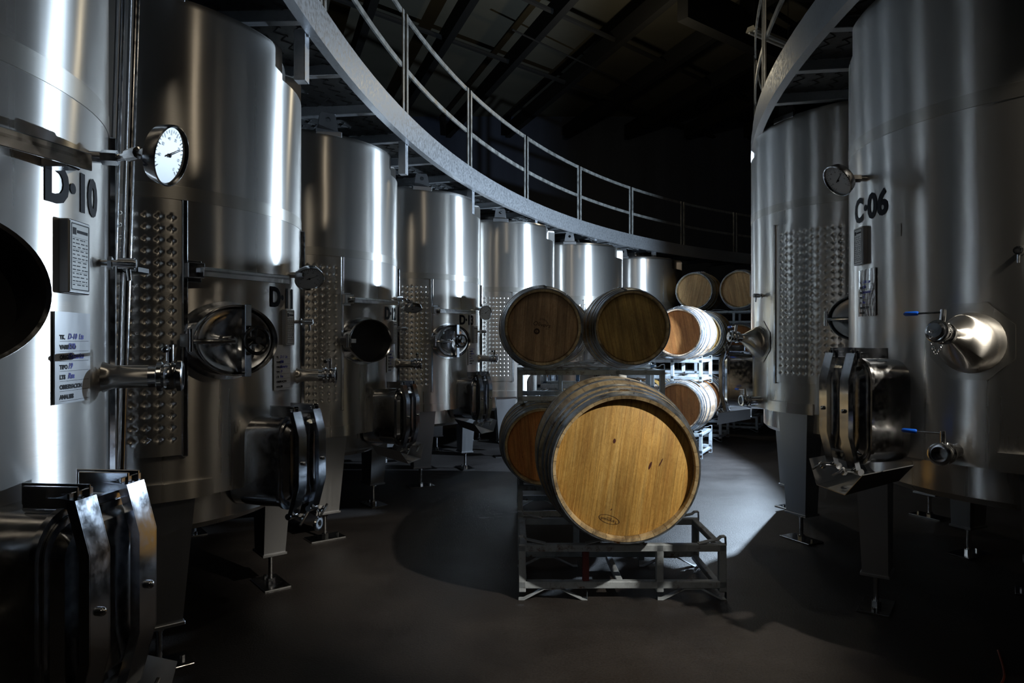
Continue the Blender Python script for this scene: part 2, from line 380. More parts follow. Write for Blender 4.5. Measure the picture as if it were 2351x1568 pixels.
def shell_mesh(zb, zt, seams, rec):
    """cylinder with rounded shoulder, shallow cone top, and a pocket cut in the shoulder for the walkway bracket"""
    na = 144; zs = [zb]
    for q in range(1, 10): zs.append(zb+(zt-.05-zb)*q/10)
    zs += [zt-.19, zt-.182, zt-.05]
    zs = sorted(set(zs)); prof = [(RT, z) for z in zs]
    for k in range(1, 7): a = R(90*k/6); prof.append((RT-.05+.05*math.cos(a), zt-.05+.05*math.sin(a)))
    prof += [(.45, zt+.07), (.2, zt+.1), (.19, zt+.16), (.001, zt+.17)]
    vs = []; fs = []; m = len(prof)
    for k in range(na):
        ad = 360*k/na; d = abs((ad-rec+180) % 360-180); a = R(ad)
        for r, z in prof:
            if d < 14 and z > zt-.185 and r > .72: r = min(r, .81)
            vs.append((r*math.cos(a), r*math.sin(a), z))
    for k in range(na):
        k2 = (k+1) % na
        for i in range(m-1): fs.append((k*m+i, k2*m+i, k2*m+i+1, k*m+i+1))
    fs.append(tuple(k*m for k in range(na))[::-1])
    return MB().add(vs, fs)
def jacket_mesh(a0, a1, z0, z1, pitch=.052, off=.014):
    mb = MB(); r = RT+off; W = R(a1-a0)*r; nx = int(W/pitch)-1; nz = int((z1-z0)/pitch)-1
    mx = (W-nx*pitch)/2; mz = (z1-z0-nz*pitch)/2
    offs = [0, .28, .36, .43, .5, .57, .64, .72]
    us = [0]+[mx+(i+o)*pitch for i in range(nx) for o in offs]+[mx+nx*pitch, W]
    vs_ = [0]+[mz+(i+o)*pitch for i in range(nz) for o in offs]+[mz+nz*pitch, z1-z0]
    V = []; F = []
    for u in us:
        for v in vs_:
            d = 0
            if mx < u < mx+nx*pitch and mz < v < mz+nz*pitch:
                fu = ((u-mx)/pitch) % 1-.5; fv = ((v-mz)/pitch) % 1-.5; q = math.hypot(fu, fv)*pitch
                if q < .0115: d = .006*(1-(q/.0115)**2)
            t = R(a0)+u/r; V.append(((r-d)*math.cos(t), (r-d)*math.sin(t), z0+v))
    m = len(vs_)
    for i in range(len(us)-1):
        for j in range(m-1): F.append((i*m+j, (i+1)*m+j, (i+1)*m+j+1, i*m+j+1))
    # edge flanges down to the shell
    k = len(V)
    border = [i*m for i in range(len(us))]+[(len(us)-1)*m+j for j in range(1, m)]+[i*m+m-1 for i in range(len(us)-2, -1, -1)]+[j for j in range(m-2, 0, -1)]
    for b_ in border:
        x, y, z = V[b_]; q = (RT-.001)/math.hypot(x, y); V.append((x*q, y*q, z))
    L = len(border)
    for i in range(L): F.append((border[i], border[(i+1)%L], k+(i+1)%L, k+i))
    return mb.add(V, F)
def arc_bar(a0, a1, r0, r1, z0, z1, n=24):
    mb = MB(); mb.lathe([(r0, z0), (r1, z0), (r1, z1), (r0, z1), (r0, z0)], n=n, a0=a0, a1=a1)
    for a in (a0, a1):
        c, s = math.cos(R(a)), math.sin(R(a)); mb.add([(r0*c, r0*s, z0), (r1*c, r1*s, z0), (r1*c, r1*s, z1), (r0*c, r0*s, z1)], [(0, 1, 2, 3)])
    return mb
def dome(mb, c, r, h, n=16):
    mb.lathe([(r*math.cos(R(a)), c[2]+h*math.sin(R(a))) for a in (0, 22, 45, 67, 89.9)], (c[0], c[1], 0), n=n)

def build_tank(nm, label, pos, rz, zb, zt, legs, rec, seams, jackets, lug, bar=None, man=None, plate=None, paper=None, num=None,
               dial=None, sample=None, cone=None, drain=None, door=None, sleeve=False, detail=True, numh=.1):
    T = thing('wine_tank', label, 'tank', (*pos, 0), rz, None)
    sh = obj('shell', cached(('sh', zb, zt, rec), lambda: shell_mesh(zb, zt, seams, rec).mesh('shell', 'shell_steel', 30)), T)
    for z in seams:
        obj('weld_seam', cached(('sm', z), lambda: MB().lathe([(RT-.002, z-.032), (RT+.002, z-.03), (RT+.002, z+.03), (RT-.002, z+.032)], n=144).mesh('weld_seam', 'weld_steel')), sh)
    # belly below the shell
    obj('belly', cached(('be', zb), lambda: MB().lathe([(.80, zb+.01), (.80, zb-.15), (.77, zb-.18), (.3, zb-.24), (.001, zb-.25)], n=96).mesh('belly', 'shell_steel')), T)
    # foot ring pads over each leg, legs
    for i, a in enumerate(legs):
        def leg():
            mb = MB(frame(0, 0, 0)); n = 4
            zt_ = zb+.01; zb_ = .21
            # tapered three-sided channel (x tangential, y up, z outwards)
            tw, bw = .135, .088
            pts = lambda y, w_: [(-w_, y, .70), (w_, y, .70), (w_, y, .865 if y > .5 else .83), (-w_, y, .865 if y > .5 else .83)]
            A = pts(zt_, tw); B = pts(zb_, bw); r_ = .012
            vs = A+B; mb.add(vs, [(0,1,2,3),(7,6,5,4),(0,4,5,1),(1,5,6,2),(2,6,7,3),(3,7,4,0)])
            mb.bbox((-.098, .195, .69), (.098, .212, .84), .003)
            return mb.mesh('leg', 'leg_steel')
        lg = obj('leg', cached(('leg', zb), leg), T); lg.rotation_euler = (0, 0, R(a))
        def foot():
            mb = MB(frame(0, 0, 0)); mb.tube([(0, y/100, .77) for y in range(1, 21)], [.013+.0022*(k % 2) for k in range(20)], 12)
            mb.bbox((-.135, 0, .69), (.135, .012, .85), .002); mb.cyl((0, .012, .77), (0, .04, .77), .027, 6); mb.cyl((0, .17, .77), (0, .195, .77), .024, 6)
            mb.cyl((.1, .012, .77), (.1, .03, .77), .012, 6); return mb.mesh('levelling_foot', 'polished_steel')
        ft = obj('levelling_foot', cached('foot', foot), lg)
        obj('base_ring', cached(('rg', zb), lambda: arc_bar(-13, 13, RT-.01, RT+.014, zb-.004, zb+.075).mesh('base_ring', 'shell_steel')), T).rotation_euler = (0, 0, R(a))
    for (a0, a1, z0, z1) in jackets:
        j = obj('cooling_jacket', cached(('jk', a0, a1, z0, z1), lambda: jacket_mesh(a0, a1, z0, z1).mesh('cooling_jacket', 'shell_steel', 50)), T)
        for a in (a0, a1):
            obj('edge_strip', cached(('je', a, z0, z1), lambda: MB(frame(a, RT, 0)).bbox((-.012, z0-.01, 0), (.012, z1+.01, .022), .004).mesh('edge_strip', 'polished_steel')), j)
    # lifting lug
    def lugm():
        mb = MB(frame(0, .86, 0)); outer = [(-.085, 0), (.085, 0), (.062, .135), (.05, .155), (-.05, .155), (-.062, .135)]
        hole = [(.02*math.cos(R(k*30)), .105+.02*math.sin(R(k*30))) for k in range(12)]
        # plate with a real hole: fan between hole and outline
        def outl(p):
            d = Vector((p[0], p[1]-.105)).normalized(); best = 9
            for i in range(6):
                a_, b_ = Vector(outer[i]), Vector(outer[(i+1) % 6]); o = Vector((0, .105)); e = b_-a_
                den = d.x*e.y-d.y*e.x
                if abs(den) < 1e-9: continue
                q = a_-o; t_ = (q.x*e.y-q.y*e.x)/den; s_ = (q.x*d.y-q.y*d.x)/den
                if t_ > 0 and -1e-6 <= s_ <= 1+1e-6: best = min(best, t_)
            return (d.x*best, .105+d.y*best)
        ang = sorted(set([k*15 for k in range(24)]+[math.degrees(math.atan2(p[1]-.105, p[0])) % 360 for p in outer]))
        ho = [(.02*math.cos(R(a)), .105+.02*math.sin(R(a))) for a in ang]; ou = [outl(p) for p in ho]; n = len(ang); vs = []
        for w_ in (-.006, .006):
            vs += [(p[0], p[1]+zt-.01, w_) for p in ho]+[(p[0], p[1]+zt-.01, w_) for p in ou]
        fs = []
        for i in range(n):
            j = (i+1) % n; fs += [(i, j, n+j, n+i), (2*n+i, 3*n+i, 3*n+j, 2*n+j), (n+i, n+j, 3*n+j, 3*n+i), (i, 2*n+i, 2*n+j, j)]
        mb.add(vs, fs); mb.bbox((-.1, zt-.03, -.02), (.1, zt+.012, .035), .004); return mb.mesh('lifting_lug', 'leg_steel')
    obj('lifting_lug', cached(('lug', zt), lugm), T).rotation_euler = (0, 0, R(lug))
    if not detail: return T
    if bar:
        a0, a1, z = bar
        mb = MB(); p0 = frame(a0, RT, z); p1 = frame(a1, RT, z)
        A = p0 @ Vector((0, 0, .05)); B = p1 @ Vector((0, 0, .05)); d = (B-A).normalized(); n_ = Vector((d.y, -d.x, 0))
        mid = frame((a0+a1)/2, RT, z).col[2].to_3d()
        if n_.dot(mid) < 0: n_ = -n_
        A += n_*.045; B += n_*.045
        Mx = Matrix(((d.x, n_.x, 0, A.x), (d.y, n_.y, 0, A.y), (0, 0, 1, z), (0, 0, 0, 1))); L = (B-A).length
        m2 = MB(Mx); m2.bbox((0, -.03, -.012), (L, .03, .012), .003); m2.bbox((0, .024, -.03), (L, .03, .0), .002)
        s_ = part('hose_bar', m2, 'polished_steel', T, 'flat steel bar above the manhole')
        m2 = MB(p0); m2.bbox((-.035, -.05, 0), (.05, .05, .012), .003); m2.bbox((-.03, -.035, .01), (.045, .035, .07), .004); part('bracket', m2, 'polished_steel', s_)
        m2 = MB(p1); m2.bbox((-.03, -.02, 0), (.02, .02, .07), .004)
        part('bracket', m2, 'polished_steel', s_)
    if man:
        a, z, closed = man; F = frame(a, RT, z); ea, eb = .205, .158
        neck = MB(F); ring = [(1.0, -.05), (1.0, .085), (1.04, .092), (1.06, .085), (1.06, .07), (1.03, .062), (1.03, -.05)]
        neck.lathe([(r, h) for r, h in ring], n=64, ea=ea, eb=eb)
        # reinforcing collar lying on the curved shell
        vs = []; fs = []; nn = 64
        for k in range(nn):
            t_ = 2*math.pi*k/nn
            for q, o in ((1.03, .006), (1.17, .006), (1.18, -.002)):
                uu = ea*q*math.cos(t_); vv = eb*q*math.sin(t_); ww = math.sqrt(RT*RT-uu*uu)-RT+o; vs.append((uu, vv, ww))
        for k in range(nn):
            k2 = (k+1) % nn
            for i in range(2): fs.append((k*3+i, k2*3+i, k2*3+i+1, k*3+i+1))
        neck.add(vs, fs)
        mn = part('manhole', neck, 'polished_steel', T, 'oval manhole ' + ('closed by a door with black handwheel' if closed else 'standing open and black inside'))
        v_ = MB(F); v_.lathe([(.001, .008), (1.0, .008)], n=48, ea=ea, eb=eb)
        if not closed: part('opening_shade', v_, 'interior_shade', mn)  # flat black disc stands in for the unlit tank interior
        h_ = MB(F); h_.cyl((-ea*1.06-.012, -.05, .075), (-ea*1.06-.012, .05, .075), .013); h_.bbox((-ea*1.06-.02, -.03, .0), (-ea*1.06+.005, .03, .07), .003)
        if not closed: h_.bbox((-ea*1.06, -.018, .07), (-ea*.8, .018, .10), .004)
        part('hinge', h_, 'polished_steel', mn)
        if closed:
            d_ = MB(F); d_.lathe([(.001, .035), (.35, .04), (.62, .055), (.80, .068), (.93, .072), (.985, .06), (.985, .03)], n=64, ea=ea, eb=eb)
            part('door', d_, 'polished_steel', mn, 'dished oval door')
            s_ = MB(F); s_.bbox((.015, -eb*1.08, .088), (.05, eb*1.08, .118), .003); part('strap', s_, 'strap_steel', mn)
            s_ = MB(F); s_.tube([(-ea*1.06, -.005, .08), (-.16, -.005, .12), (-.05, -.005, .125), (-.02, 0, .09)], .011); s_.cyl((-.04, 0, .05), (-.04, 0, .1), .022); part('arm', s_, 'polished_steel', mn)
            s_ = MB(F @ Matrix.Translation((.055, 0, .15)))
            s_.tube([(.062*math.cos(R(k*15)), .062*math.sin(R(k*15)), 0) for k in range(24)], .0095, 8, closed=True)
            for k in range(3): s_.tube([(0, 0, -.01), (.06*math.cos(R(90+120*k)), .06*math.sin(R(90+120*k)), 0)], .006, 6)
            s_.cyl((0, 0, -.03), (0, 0, .014), .018); part('handwheel', s_, 'black_plastic', mn)
    if plate:
        a, z = plate; F = frame(a, RT, z); hh = .095; ww = .052
        mb = MB(F); mb.bbox((-ww, -hh, -.004), (ww, hh, .022), .003); pl = part('nameplate', mb, 'leg_steel', T, 'maker plate on a raised bracket')
        mb = MB(F); mb.box((-ww+.004, -hh+.004, .0222), (ww-.004, hh-.004, .0232)); part('plate_face', mb, 'plate_white', pl)
        mb = MB(F)
        for s in ((-1, 0), (1, 0), (0, -1), (0, 1)):
            if s[0]: mb.box((s[0]*(ww-.010)-.0012, -hh+.01, .0233), (s[0]*(ww-.010)+.0012, hh-.01, .0238))
            else: mb.box((-ww+.01, s[1]*(hh-.010)-.0012, .0233), (ww-.01, s[1]*(hh-.010)+.0012, .0238))
        mb.box((-ww+.016, hh-.038, .0233), (-ww+.032, hh-.020, .0238)); mb.box((-ww+.036, hh-.033, .0233), (ww-.016, hh-.025, .0238))
        rnd = random.Random(3)
        for k in range(13):
            y = hh-.05-k*.0098; x = -ww+.016
            if k % 3 == 0: mb.box((x, y+.004, .0233), (ww-.016, y+.0047, .0237))
            while x < ww-.022:
                l = rnd.uniform(.006, .018); mb.box((x, y-.0012, .0233), (min(x+l, ww-.016), y+.0012, .0237)); x += l+rnd.uniform(.003, .012)
        part('print', mb, 'print_black', pl)
    if paper:
        a, z, rows = paper; W, Hh = .172, .235
        mb = MB(); patch(mb, a, z, W, Hh, .006, 12, .003)
        pp = part('tank_card', mb, 'plastic_sleeve' if sleeve else 'paper', T, 'crinkled plastic sleeve with a form inside' if sleeve else 'white form card under clear film')
        mb = MB(); mb2 = MB(); mk = 0
        for i, (lab, hand) in enumerate(rows):
            y = z+.052-i*.0255
            v, f = text2d(lab, .0150, 'LEFT', 0, .0009); wrap(mb, [(x-W/2+.018, y_) for x, y_ in v], f, a, y, .0066)
            v2 = [(-W/2+.018, -.0105), (W/2-.012, -.0105), (W/2-.012, -.0097), (-W/2+.018, -.0097)]
            for q in range(6):
                x0 = v2[0][0]+(v2[1][0]-v2[0][0])*q/6; x1 = v2[0][0]+(v2[1][0]-v2[0][0])*(q+1)/6
                wrap(mb, [(x0, -.0105), (x1, -.0105), (x1, -.0096), (x0, -.0096)], [(0, 1, 2, 3)], a, y, .0066)
            if hand:
                v, f = text2d(hand, .020, 'LEFT', .3, .0007); wrap(mb2, [(x-W/2+.052, y_+.002) for x, y_ in v], f, a, y, .0068); mk = 1
        part('form_print', mb, 'print_black', pp)
        if mk: part('handwriting', mb2, 'ink_blue', pp)
    if num:
        a, z, s = num; v, f = text2d(s, numh*1.38, 'CENTER', 0, .006); xs = [p[0] for p in v]
        mb = MB(); wrap(mb, [(x*.98, y) for x, y in v], f, a, z, .0022); part('tank_number', mb, 'print_black', T, 'black painted characters ' + s.replace('·', '-'))
    if dial:
        a, z, wp, wn = dial
        M = (Matrix.Translation((*pos, 0)) @ Matrix.Rotation(R(rz), 4, 'Z')).inverted(); c = M @ Vector(wp); n_ = (M.to_3x3() @ Vector(wn)).normalized()
        base = frame(a, RT, z); mb = MB(); p0 = base @ Vector((0, 0, 0)); p1 = base @ Vector((0, 0, .07)); back = c-n_*.055
        mb.cyl(p0, base @ Vector((0, 0, .03)), .016, 12); mb.cyl(base @ Vector((0, 0, .03)), p1, .021, 6)
        mb.tube([p1, p1.lerp(back, .35), p1.lerp(back, .37), p1.lerp(back, .7), p1.lerp(back, .72), back], [.010, .010, .017, .017, .009, .009], 10)
        th = part('thermometer', mb, 'polished_steel', T, 'round dial thermometer on a stem')
        q = n_.to_track_quat('Z', 'Y').to_matrix().to_4x4(); Md = Matrix.Translation(c) @ q
        mb = MB(Md); mb.lathe([(.001, -.055), (.018, -.055), (.02, -.035), (.055, -.034), (.072, -.026), (.078, -.006), (.080, .008), (.076, .010), (.072, .004)], n=48); part('case', mb, 'polished_steel', th)
        mb = MB(Md); mb.lathe([(.001, .001), (.0735, .001)], n=48); part('dial_face', mb, 'dial_white', th)
        mb = MB(Md)
        for k in range(28):
            an = R(-40+k*260/27); l = .058 if k % 3 else .052; c_, s_ = math.cos(an), math.sin(an)
            mb.add([(l*c_-.0008*s_, l*s_+.0008*c_, .002), (.066*c_-.0008*s_, .066*s_+.0008*c_, .002), (.066*c_+.0008*s_, .066*s_-.0008*c_, .002), (l*c_+.0008*s_, l*s_-.0008*c_, .002)], [(0,1,2,3)])
            if k % 4 == 0:
                v, f = text2d(str(10*(k//4)), .011); mb.add([(x+.044*c_, y+.044*s_, .002) for x, y in v], f)
        mb.add([(-.015, -.004, .004), (.048, .030, .004), (.049, .029, .004), (-.013, -.008, .004)], [(0,1,2,3)]); mb.lathe([(.001, .006), (.005, .005), (.005, .001)], n=10)
        part('scale', mb, 'print_black', th)
    if sample:
        a, z = sample; F = frame(a, RT, z); mb = MB(F)
        mb.cyl((0, 0, -.01), (0, 0, .05), .010); mb.cyl((0, 0, .045), (0, 0, .088), .017, 12); mb.cyl((0, 0, .088), (0, 0, .093), .013); mb.cyl((0, 0, .07), (0, -.05, .075), .006); mb.cyl((0, 0, .02), (0, 0, .03), .02, 6)
        part('sample_tap', mb, 'polished_steel', T)
    def butterfly(F, parent, col, cap=True, lever=-1, s=1.):
        """valve with clamp rings, hand lever, cap and chain; F: z along the pipe"""
        mb = MB(F); S = s
        mb.lathe([(.001, 0), (.034*S, 0), (.034*S, .02), (.046*S, .024), (.046*S, .036), (.038*S, .04), (.042*S, .046), (.042*S, .068), (.038*S, .074), (.047*S, .078), (.047*S, .09), (.04*S, .094), (.031*S, .094), (.031*S, .05), (.001, .05)], n=28)
        for k in range(6): an = R(k*60); mb.cyl((.036*S*math.cos(an), .036*S*math.sin(an), .036), (.036*S*math.cos(an), .036*S*math.sin(an), .05), .005, 6)
        vb = part('valve', mb, 'polished_steel', parent)
        mb = MB(F); mb.cyl((0, .035*S, .057), (0, .095*S, .057), .011); mb.cyl((0, .085*S, .057), (lever*.115*S, .082*S, .06), .0045, 8); lv = part('lever', mb, 'polished_steel', vb)
        mb = MB(F); mb.tube([(lever*.1*S, .083*S, .06), (lever*.105*S, .083*S, .06), (lever*.155*S, .082*S, .06), (lever*.162*S, .082*S, .06)], [.006, .0095, .0095, .005], 10); part('grip', mb, col, lv, 'blue grip' if col == 'blue_grip' else 'black grip')
        if cap:
            mb = MB(F); mb.lathe([(.001, .108), (.03*S, .108), (.036*S, .102), (.036*S, .092), (.001, .09)], n=28); part('cap', mb, 'strap_steel', vb)
            mb = MB(F)
            for k in range(13):
                q = k/12; p = Vector((-.012+.05*q, -.005-.095*math.sin(math.pi*min(1, q*1.15))*.9, .115-.05*q))
                mb.tube([p+Vector((.0045*math.cos(R(t*60)), .0065*math.sin(R(t*60)), 0 if k % 2 else .003*math.cos(R(t*60)))) for t in range(6)], .0013, 5, closed=True)
            part('chain', mb, 'polished_steel', vb)
    if cone:
        a, z, rad, length, tilt, col = cone; F = frame(a, RT, z) @ Matrix.Rotation(R(tilt), 4, 'Y') @ Matrix.Rotation(R(-10 if rad > .06 else 0), 4, 'X'); mb = MB(F)
        if rad > .06:
            mb.lathe([(rad, -.06), (rad*.98, .0), (rad*.80, .05), (rad*.5, .105), (.038, .14), (.034, length)], n=40)
        else: mb.lathe([(.055, -.02), (.04, .012), (.034, .03), (.034, length)], n=28)
        cn = part('outlet_cone', mb, 'shell_steel', T)
        if rad > .06:
            mb = MB(); mb2 = frame(a, RT, z)
            vs = []; fs = []; oct_ = [(rad*1.3*math.cos(R(22.5+45*k)), rad*1.3*math.sin(R(22.5+45*k))) for k in range(8)]
            for p in oct_: vs.append(mb2 @ Vector((p[0], p[1], math.sqrt(RT*RT-p[0]*p[0])-RT+.005)))
            for k in range(8): q = R(22.5+45*k); vs.append(mb2 @ Vector((rad*.9*math.cos(q), rad*.9*math.sin(q), math.sqrt(RT*RT-(rad*.9*math.cos(q))**2)-RT+.005)))
            mb.add(vs, [(k, (k+1) % 8, 8+(k+1) % 8, 8+k) for k in range(8)]); part('mounting_plate', mb, 'weld_steel', cn)
        butterfly(F @ Matrix.Translation((0, 0, length)), cn, col, cap=rad > .06)
    if drain:
        a, z, tilt, col = drain; F = frame(a, RT, z) @ Matrix.Rotation(R(tilt), 4, 'Y'); mb = MB(F); mb.cyl((0, 0, -.05), (0, 0, .07), .032); dn = part('drain_pipe', mb, 'polished_steel', T)
        butterfly(F @ Matrix.Translation((0, 0, .07)), dn, col, cap=False)
    if door:
        a, z, W, Hd, dep, strapd = door; F = frame(a, RT, z)
        o_ = rrect(W, Hd, .09); i_ = rrect(W-.016, Hd-.016, .083); n = len(o_); mb = MB(F)
        vs = [(p[0], p[1], -.10) for p in o_]+[(p[0], p[1], dep) for p in o_]+[(p[0], p[1], dep) for p in i_]
        rim = rrect(W+.02, Hd+.02, .10); vs += [(p[0], p[1], dep-.004) for p in rim]+[(p[0], p[1], dep+.010) for p in rim]+[(p[0], p[1], dep+.010) for p in i_]
        fs = []
        for i in range(n):
            j = (i+1) % n; fs += [(i, j, n+j, n+i), (n+i, n+j, 3*n+j, 3*n+i), (3*n+i, 3*n+j, 4*n+j, 4*n+i), (4*n+i, 4*n+j, 5*n+j, 5*n+i)]
        mb.add(vs, fs); dr = part('lower_manhole', mb, 'polished_steel', T, 'box shaped lower manhole with strapped door')
        mb = MB(F); lay = [(W-.018, Hd-.018, .082, dep+.010), (W-.018, Hd-.018, .082, dep+.016), (W-.05, Hd-.05, .07, dep+.016), (W-.085, Hd-.085, .055, dep+.036), (W-.12, Hd-.12, .045, dep+.040), (.03, .06, .012, dep+.044)]
        vs = []; fs = []
        for (a_, b_, c_, d_) in lay: vs += [(p[0], p[1], d_) for p in rrect(a_, b_, c_)]
        for l in range(len(lay)-1):
            for i in range(n): j = (i+1) % n; fs.append((l*n+i, l*n+j, (l+1)*n+j, (l+1)*n+i))
        fs.append(tuple((len(lay)-1)*n+i for i in range(n))); mb.add(vs, fs); part('door', mb, 'polished_steel', dr)
        for sx in (-W*.25, W*.25):
            hw = .031; prof = [(Hd/2+.035, dep+.012), (Hd/2+.03, dep+.052), (Hd*.30, dep+.085), (-Hd*.24, dep+.085), (-Hd/2-.03, dep+.045)]
            mb = MB(F); m = len(prof); vs = []
            for x in (sx-hw, sx+hw):
                for (y, w_) in prof: vs.append((x, y, w_))
                for (y, w_) in prof: vs.append((x, y, w_-.007))
            fs = []
            for i in range(m-1):
                fs += [(i, i+1, 2*m+i+1, 2*m+i), (m+i, 3*m+i, 3*m+i+1, m+i+1), (i, m+i, m+i+1, i+1), (2*m+i, 2*m+i+1, 3*m+i+1, 3*m+i)]
            fs += [(0, 2*m, 3*m, m), (m-1, 2*m-1, 4*m-1, 3*m-1)]; mb.add(vs, fs)
            for q in (-1, 1): # turned flanges of the strap
                x = sx+q*hw; vs = []
                for dx in (-.002, .002):
                    for (y, w_) in prof: vs.append((x+dx, y, w_))
                    for (y, w_) in prof: vs.append((x+dx, y, w_-.024))
                mb.add(vs, fs)
            st = part('strap', mb, 'strap_steel', dr)
            mb = MB(F)
            mb.bbox((sx-.012, Hd/2+.005, dep-.09), (sx-.004, Hd/2+.055, dep+.04), .002) ; mb.bbox((sx+.02, Hd/2+.005, dep-.12), (sx+.026, Hd/2+.055, dep+.045), .002)
            mb.bbox((sx-.03, Hd/2+.006, dep+.030), (sx+.045, Hd/2+.045, dep+.036), .002); mb.cyl((sx, Hd/2+.025, dep+.03), (sx, Hd/2+.025, dep+.046), .008, 6)
            part('hinge_bracket', mb, 'strap_steel', st)
            mb = MB(F); yb = -Hd/2-.04
            mb.cyl((sx-.03, yb, dep+.02), (sx+.03, yb, dep+.02), .016); mb.cyl((sx-.005, yb, dep+.02), (sx-.005, yb+.005, dep+.10), .008); mb.cyl((sx-.005, yb, dep+.075), (sx-.005, yb, dep+.09), .018, 6)
            mb.tube([(sx-.055, yb-.028, dep+.105), (sx-.005, yb, dep+.10), (sx+.02, yb+.02, dep+.10)], .006, 8); part('clamp_screw', mb, 'polished_steel', st)
            mb = MB(F); mb.cyl((sx, 0, dep+.083), (sx, 0, dep+.092), .010, 12); dome(mb, (sx, 0, dep+.092), .010, .007); part('bolt', mb, 'polished_steel', st)
        if strapd:   # must chute hanging under the door
            mb = MB(F); y0 = -Hd/2-.05; w1 = W/2+.045
            top = [(-w1, y0+.06, -.0), (-w1, y0+.015, dep+.11), (-w1+.09, y0-.085, dep+.15), (w1-.09, y0-.085, dep+.15), (w1, y0+.015, dep+.11), (w1, y0+.06, 0)]
            bot = [(-w1, y0+.055, 0), (-w1+.09, y0-.05, 0), (w1-.09, y0-.05, 0), (w1, y0+.055, 0)]
            vs = [(-w1, y0+.06, .0), (-w1, y0+.02, dep+.08), (-w1+.1, y0-.09, dep+.10), (w1-.1, y0-.09, dep+.10), (w1, y0+.02, dep+.08), (w1, y0+.06, .0), (w1-.1, y0-.03, -.0), (-w1+.1, y0-.03, -.0)]
            vs2 = [(p[0], p[1]-.004, p[2]) for p in vs]; fs = [(0, 1, 2, 7), (7, 2, 3, 6), (6, 3, 4, 5)]
            fs2 = [tuple(i+8 for i in f)[::-1] for f in fs]; ed = [(0,1),(1,2),(2,3),(3,4),(4,5)]
            mb.add(vs+vs2, fs+fs2+[(a_, b_, b_+8, a_+8) for a_, b_ in ed]); part('chute', mb, 'leg_steel', dr)
        else:
            mb = MB(F @ Matrix.Translation((W*.25, -Hd/2-.12, dep+.06))); mb.lathe([(.001, -.008), (.034, -.008), (.038, 0), (.034, .008), (.012, .010), (.001, .006)], n=24); mb.tube([(0, .03, 0), (.004, .06, 0), (0, .09, -.02)], .003, 6)
            part('hanging_cap', mb, 'polished_steel', dr)
    return T

ROWS = lambda tk: [('TK.', tk+'  Lts'), ('VARIEDAD', 'SYR'), ('ORIGEN', 'Camarico'), ('TIPO', '19'), ('LTS', 'Rva'), ('OBSERVACION', None), ('ANALISIS', None)]
# left row; angles are relative to the right edge of the cooling jacket
def left_tank(label, pos, J, tk, dial, dz=0., closed=True, **kw):
    return build_tank('wine_tank', label, pos, J, .79, 3.07, (-5, 85, 175, 265), 53, (2.17,), ((-46, 0, .99, 2.13), (61, 100, .99, 2.13)), -6,
        bar=(1.5, 31, 1.82+dz*.75), man=(kw.pop('mr', 13), 1.505+dz*.6, closed), plate=(kw.pop('pr', 40.5), 1.575+dz*.85), paper=(37.5, 1.365+dz*.55, ROWS(tk)),
        num=(kw.pop('nr', 38.5), 1.725+dz, tk.replace('-', '·')), dial=(44, 1.86+dz*.9, *dial), sample=(50, 1.61+dz*.7), cone=(52, 1.31+dz*.5, .05, .12, 0, 'black_plastic'),
        door=(kw.pop('dr', 30), .905, .34, .44, .17, kw.pop('chute', True)), **kw)
left_tank('tall brushed steel tank D-10 cut off by the left edge, white form card on it', (-2.05, 1.7), -31.5, 'D-10',
          ((-.895, 1.78, 1.985), (.97, -.03, -.25)), .17, False, mr=11, dr=26, pr=37)
left_tank('steel tank with large closed oval manhole and black handwheel, behind the two thin vertical pipes', (-2.1, 3.75), -47, 'D-11',
          ((-1.113, 3.75, 1.845), (.35, -.6, -.7)), 0, True, chute=False)
left_tank('steel tank D-12 with its round manhole standing open and black, third from the left', (-1.89, 5.82), -48, 'D-12',
          ((-.84, 5.78, 1.775), (.12, -.3, -.95)), 0, False)
left_tank('steel tank numbered D-13 with closed manhole, nearest tank left of the barrels', (-1.26, 7.77), -61, 'D-13',
          ((-.29, 7.5, 1.815), (.62, -.76, -.05)), 0, True, nr=31)
kw = dict(bar=None)
build_tank('wine_tank', 'steel tank rising directly behind the upper left barrel, bright streak down its right side', (-.30, 9.65), -70, .79, 3.07, (-5, 85, 175, 265), 53, (2.17,), ((-46, 0, .99, 2.13), (61, 100, .99, 2.13)), -10,
    bar=(3, 37.5, 1.82), man=(14.5, 1.5, True), plate=(40.5, 1.575), dial=(44, 1.86, (.72, 9.25, 1.82), (.3, -.9, 0)), door=(30, .905, .34, .44, .17, False))
build_tank('wine_tank', 'bronze tinted steel tank seen between the two upper barrels, fifth hanging bracket at its shoulder', (.93, 11.35), -79, .79, 3.02, (-5, 85, 175, 265), 53, (2.17,), ((-46, 0, .99, 2.13),), -14, detail=False)
build_tank('wine_tank', 'darkest and farthest steel tank, to the left of the high pair of barrels', (2.30, 12.95), -88, .79, 3.0, (-5, 85, 175, 265), 53, (2.17,), ((-46, 0, .99, 2.13),), -24, detail=False)
